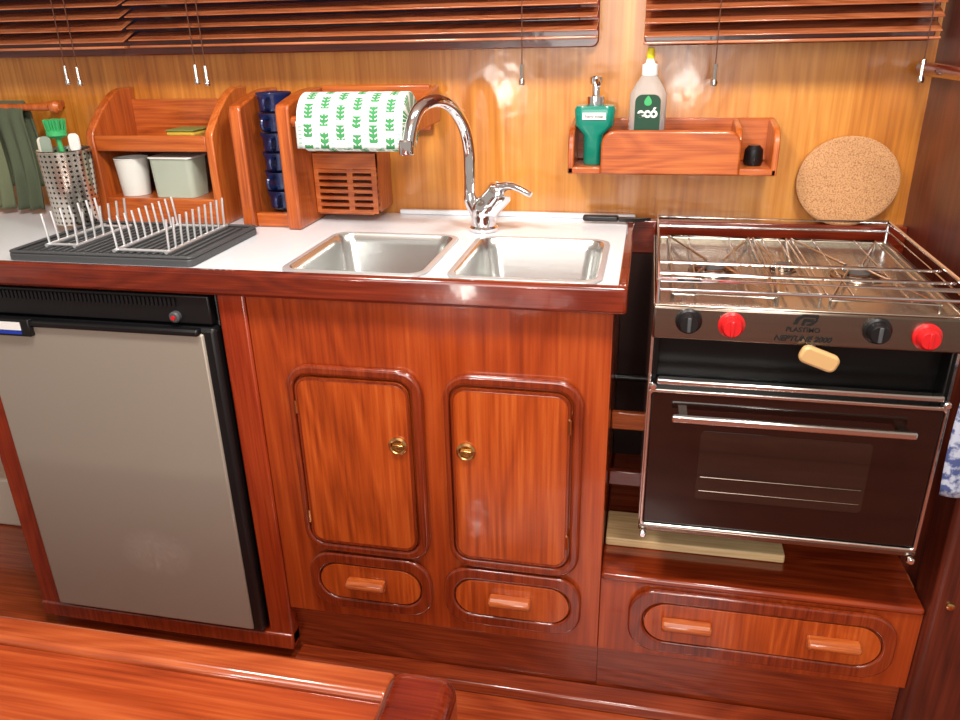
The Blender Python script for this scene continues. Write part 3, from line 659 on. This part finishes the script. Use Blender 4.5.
part('side_panel',B().prism(sidepanel(zr0,zt2,zt3,yR-.015),'x',tx0,tx0+.022),M['rack'],rc,bev=.003)
zbx=PY(345,152,yBx).z;bxl=tx0+.0225;zbb=max(PY(350,214,yBx).z,CZ+.014)
b=B();hh=(zbx-zbb)
b.box(bxl,bxl+.008,yBx-.012,yBx-.002,zbb,zbx).box(cx_r-.009,cx_r,yBx-.012,yBx-.002,zbb,zbx)
mid=(bxl+cx_r)/2+.008;b.box(mid-.005,mid+.005,yBx-.012,yBx-.002,zbb,zbx)
b.box(bxl,cx_r,yBx-.0125,yBx-.0015,zbx-hh*.26,zbx)
for k in range(7):
    z=zbb+hh*.74*k/6.6;b.box(bxl,cx_r,yBx-.0118,yBx-.0022,z,z+.0062)
part('slotted_front',b,M['rackx'],rc,bev=.001)
part('box_side',B().box(cx_r-.012,cx_r,yBx-.002,yW-.001,zbb,zbx),M['rack'],rc,bev=.002)
part('box_base',B().box(bxl,cx_r-.012,yBx-.002,yW-.001,zbb-.004,zbb+.006),M['rackx'],rc)
part('back_board',B().box(tx0+.022,cx_r-.012,yW-.012,yW-.001,zbb,zbx+.02),M['bulk'],rc,bev=.003)
part('upper_back_board',B().box(tx0+.022,PY(433,120,yW).x,yW-.012,yW-.001,PY(420,130,yW).z,PY(420,84,yW).z),M['rackx'],rc,bev=.003)
yT=yR+.0
tc_=PY(358,124,yT-.03);x0_=PY(302,124,yT-.02).x;x1_=PY(408,124,yT-.02).x
rT=.5*(PY(358,93,yT-.03).z-PY(358,154,yT-.03).z)
x0_=max(x0_,tx0+.0225)
part('side_arm',B().prism([(yT-.015,tc_.z-.012),(yW-.012,tc_.z-.012),(yW-.012,PY(420,84,yW).z),(yT+.04,tc_.z+.035),(yT-.015,tc_.z+.012)],'x',x1_+.003,x1_+.013),M['rack'],rc,bev=.003)
part('dowel',B().tube([(tx0+.018,yT,tc_.z),(x1_+.004,yT,tc_.z)],.009,14),M['pull'],rc)
pr=root('paper_towel_roll','white paper towel roll printed with green leaves','paper towel',((x0_+x1_)/2,yT,tc_.z))
part('roll',B().loft([[(xx,yT+r*math.cos(k*math.pi/24),tc_.z+r*math.sin(k*math.pi/24)) for k in range(48)] for xx,r in ((x0_+.001,.0105),(x0_,.016),(x0_,rT-.003),(x0_+.002,rT),(x1_-.002,rT),(x1_,rT-.003),(x1_,.016),(x1_-.001,.0105),(x0_+.001,.0105))],False,False),M['ptowel'],pr)
part('loose_sheet',B().grid(lambda u,v:Vector((x0_+.001+(x1_-x0_-.002)*u,yT-rT-.0015-.002*math.sin(v*1.5),tc_.z+.005-.038*v)),8,6),M['ptowel'],pr,solid=.0008)
# ------------------------------------------------------------------ drying tray
tr=[PZ(u,v,CZ+.01) for u,v in ((6,258),(183,264),(258,228),(88,222))]
dx0=(tr[0].x+tr[3].x)/2;dx1=(tr[1].x+tr[2].x)/2;dy0=max((tr[0].y+tr[1].y)/2,DL+.02);dy1=min((tr[2].y+tr[3].y)/2,yR-.03)
dt=root('drying_tray','dark grey plastic draining tray on the left of the worktop','tray',((dx0+dx1)/2,(dy0+dy1)/2,CZ))
z0=CZ+.0005
part('tray_base',B().prism(rr(dx0,dx1,dy0,dy1,.008),'z',z0,z0+.010),M['tray'],dt,bev=.002)
part('tray_rim',B().ring(rr(dx0,dx1,dy0,dy1,.008),rr(dx0+.006,dx1-.006,dy0+.006,dy1-.006,.006),'z',z0+.010,z0+.014),M['tray'],dt,bev=.002)
b=B();n=22
for k in range(n):
    x=dx0+.02+(dx1-dx0-.04)*k/(n-1);b.box(x-.002,x+.002,dy0+.015,dy1-.015,z0+.010,z0+.0125)
part('tray_ribs',b,M['tray'],dt)
def wirerack(x0,x1,ya,yc,n,label,h=.044):
    t=root('plate_rack',label,'dish rack',((x0+x1)/2,(ya+yc)/2,z0+.012),'wire plate racks standing in the draining tray')
    zb_=z0+.0145
    for x in (x0,x1): part('base_wire',B().tube([(x,ya-.008,zb_),(x,yc+.008,zb_)],.0026,8),M['wire'],t)
    for k in range(n):
        y=ya+(yc-ya)*k/(n-1)
        for xx,s in ((x0,-1),(x1,1)):
            part('prong',B().tube(crom([(xx,y,zb_),(xx+s*.001,y,zb_+h*.5),(xx+s*.003,y,zb_+h)],3),.0017,6),M['wire'],t)
    for k in (0,n-1):
        y=ya+(yc-ya)*k/(n-1)
        part('cross_wire',B().tube([(x0,y,zb_),(x1,y,zb_)],.0022,6),M['wire'],t)
w=dx1-dx0;d=dy1-dy0
wirerack(dx0+w*.14,dx0+w*.30,dy0+d*.20,dy0+d*.80,7,'narrow wire plate rack nearer the cutlery holder')
wirerack(dx0+w*.56,dx0+w*.84,dy0+d*.12,dy0+d*.90,10,'wider wire plate rack at the right of the tray')
q=PZ(80,222,CZ+.012);r_=.46*(PY(101,190,q.y).x-PY(54,190,q.y).x);hh=PY(75,151,q.y).z-q.z
zq=z0+.013
ch=root('cutlery_holder','perforated steel cutlery holder standing on the drying tray','utensil holder',(q.x,q.y,zq))
part('holder_cup',B().lathe([(r_*.86,0),(r_*.88,.003),(r_,hh),(r_*1.04,hh+.001),(r_*.97,hh+.002),(r_*.95,hh-.01),(r_*.84,.006)],(q.x,q.y,zq),'z',36),M['perf'],ch)
zc_=zq+.02
M['gplas']=plain('grey_plastic',(150,165,150),.4)
def utensil(dx,dy,lx,ly,L,name,cat,label,hm,head):
    t=root(name,label,cat,(q.x+dx,q.y+dy,zc_))
    a=Vector((q.x+dx,q.y+dy,zc_));e=Vector((q.x+dx+lx,q.y+dy+ly,zc_+L))
    part('handle',B().tube([a,(a+e)/2,e],[.003,.0035,.004],10),hm,t)
    if head=='brush':
        part('brush_head',B().lathe([(.010,0),(.015,.004),(.015,.010),(.008,.014)],e-Vector((0,0,.004)),'z',20),M['green'],t)
        b=B()
        for k in range(40):
            a_=k*2.4;rr2=.014*math.sqrt((k+.5)/40);b.tube([e+Vector((rr2*math.cos(a_),rr2*math.sin(a_),.006)),e+Vector((1.15*rr2*math.cos(a_),1.15*rr2*math.sin(a_),.024))],.0013,5)
        part('bristles',b,M['green'],t)
    else:
        part('blade',B().prism(rr(e.x-.009,e.x+.009,e.z-.004,e.z+.024,.007),'y',e.y-.0015,e.y+.0015),hm,t)
utensil(.004,.002,-.012,0,hh+.002,'dish_brush','brush','green dish brush with bristles up in the cutlery holder',M['green'],'brush')
utensil(-.012,-.006,-.018,.0,hh-.024,'spatula','spatula','pale cream spatula leaning left in the cutlery holder',M['cream'],'flat')
utensil(-.004,-.012,-.016,0,hh-.022,'serving_spoon','spoon','grey green spoon leaning at the front of the cutlery holder',M['gplas'],'flat')
utensil(.010,.010,.004,0,hh-.020,'serving_fork','fork','white plastic fork at the right back of the cutlery holder',M['paper'],'flat')
# ------------------------------------------------------------------ towels at left
yt=yW-.07
rl=PY(55,107,yt);tr_=root('towel_rail','wooden towel rail on the wall at far left','towel rail',(rl.x-.3,yW,rl.z))
part('rod',B().tube([(-1.7,yt,rl.z),(rl.x-.01,yt,rl.z)],.006,14),M['rack'],tr_)
part('end_knob',B().lathe([(.004,-.010),(.010,-.005),(.011,.004),(.006,.010)],(rl.x,yt,rl.z),'x',20),M['rack'],tr_)
part('bracket',B().box(rl.x-.05,rl.x-.035,yt,yW-.001,rl.z-.006,rl.z+.006),M['rack'],tr_,bev=.002)
def towel(u0,u1,vb,m,label,ph):
    x0=PY(u0,150,yt).x;x1=PY(u1,150,yt).x;zb_=max(PY(20,vb,yt-.02).z,CZ+.008)
    def fn(u,v):
        x=x0+(x1-x0)*u;L=(rl.z+.009-zb_)
        s=v*2-1
        fold=.008*math.sin(u*14+ph)*(abs(s))
        return Vector((x+.004*math.sin(v*9),yt+(.0105 if s>0 else -.0105)*min(1,abs(s)*8)+fold-(.006*abs(s) if s<0 else -.004),rl.z+.0105-L*abs(s)*(1 if s<0 else .8)))
    part('towel',B().grid(fn,24,40),m,None,label=label,cat='towel',solid=.003)
towel(-28,6,236,M['towel2'],'olive towel hanging at the very left edge',0);towel(10,36,234,M['towel'],'grey green towel hanging beside the cutlery holder',2)
# ------------------------------------------------------------------ box lower left
q=PZ(8,526,zF);yq=min(q.y,yW-.06)
xq=PY(16,500,yq).x
part('storage_crate',B().box(xq-.3,xq+.02,yq,yW-.01,zF+.0005,PY(4,480,yq).z),M['cream'],None,label='white box on the floor at far left',cat='box',bev=.006)
ycl=yS-.012;xc0=PY(951,430,ycl).x;zc1_=PY(955,378,ycl).z;zc2_=PY(955,494,ycl).z
part('hanging_cloth',B().grid(lambda u,v:Vector((xc0+.012*(v-.5)**2+.075*u,ycl-.004*math.sin(u*9)-.003,zc1_+(zc2_-zc1_)*v)),14,14),M['bcloth'],None,label='blue and white patterned cloth hanging right of the stove',cat='cloth',solid=.002)
# ------------------------------------------------------------------ foreground table
zt=CZ-.20
ta=PZ(5,608,zt);tb_=PZ(395,677,zt);ye_=(ta.y+tb_.y)/2;xe=PZ(394,690,zt).x
tt=root('table','glossy orange wood table with raised edge in the foreground','table',(xe-.4,ye_-.3,zF))
part('tabletop',B().prism(rr(xe-1.2,xe,ye_-.55,ye_-.026,.01),'z',zt-.03,zt-.006),M['table'],tt,bev=.004)
part('edge_fiddle',B().box(xe-1.2,xe-.004,ye_-.028,ye_,zt-.03,zt),M['tablee'],tt,bev=.005,seg=3)
part('leg',B().box(xe-.3,xe-.22,ye_-.33,ye_-.25,zF,zt-.03),M['mould'],tt,bev=.006);part('leg',B().box(xe-1.1,xe-1.02,ye_-.33,ye_-.25,zF,zt-.03),M['mould'],tt,bev=.006)
zk_=zt+.022
xq2=PZ(455,690,zk_).x;yq2=PZ(425,668,zk_).y
part('corner_post',B().prism(rr(xe-.002,xq2,yq2-.10,yq2,.016),'z',zt-.05,zk_),M['moulx'],tt,bev=.012,seg=5,label='dark rounded corner post')
hr=PY(935,78,yW-.25)
hh_=root('handrail','dark varnished handrail on the right bulkhead','handrail',(xB-.02,1.1,hr.z))
part('rail',B().tube([(xB-.020,yW-.02,hr.z),(xB-.020,1.02,hr.z)],.009,14),M['moulx'],hh_)
part('rail_bracket',B().box(xB-.024,xB-.001,yW-.10,yW-.085,hr.z-.007,hr.z+.007),M['moulx'],hh_)
# ------------------------------------------------------------------ lights
def area(loc,target,size,e,col=(1,.93,.84),shape='DISK'):
    l=bpy.data.lights.new('area_light','AREA');l.energy=e;l.size=size;l.shape=shape;l.color=col
    o=bpy.data.objects.new('lamp_or_fill',l);C.objects.link(o);o.location=loc
    o.rotation_euler=(Vector(target)-Vector(loc)).to_track_quat('-Z','Y').to_euler();return o
area((-.42,.50,zTop-.03),(-.35,1.0,.7),.22,12,(1,.95,.88))
area((.20,.50,zTop-.03),(.1,1.0,.6),.22,10,(1,.95,.88))
area((-.1,-.8,camz+.35),(-.1,1,.7),1.1,18,(1,.97,.94))  # added front fill behind the camera, stands for no real fitting
def refl(u,v,yl,e,s):
    w=PY(u,v,yW);k=(2*yW-yl)/yW;loc=(w.x*k,yl,camz+(w.z-camz)*k);area(loc,(w.x,yW,w.z),s,e)
refl(503,88,-.6,2.0,.08);refl(686,84,-.6,1.5,.08)  # small lights behind the camera, mirrored as two spots in the wall varnish
w=bpy.data.worlds.new('w');bpy.context.scene.world=w;w.use_nodes=True
w.node_tree.nodes['Background'].inputs[0].default_value=(1,.88,.76,1);w.node_tree.nodes['Background'].inputs[1].default_value=.42
bpy.context.scene.view_settings.view_transform='Standard'
# ------------------------------------------------------------------ metric scale: floor at z=0
for me in bpy.data.meshes: me.transform(Matrix.Scale(K,4))
for o in list(C.objects):
    if o.parent is None:
        o.location=Vector(o.location)*K-Vector((0,0,zF*K))
    for m in o.modifiers:
        if m.type=='BEVEL': m.width*=K
        if m.type=='SOLIDIFY': m.thickness*=K
for l in bpy.data.lights: l.size*=K;l.energy*=K*K
cam=bpy.data.cameras.new('camera');co=bpy.data.objects.new('camera',cam);C.objects.link(co)
cam.sensor_width=36;cam.lens=f/960*36;cam.clip_start=.02
mw=Matrix.Identity(4)
for i_ in range(3):
    mw[i_][0]=R[0][i_];mw[i_][1]=-R[1][i_];mw[i_][2]=-R[2][i_]
mw[2][3]=(camz-zF)*K;co.matrix_world=mw
bpy.context.scene.camera=co
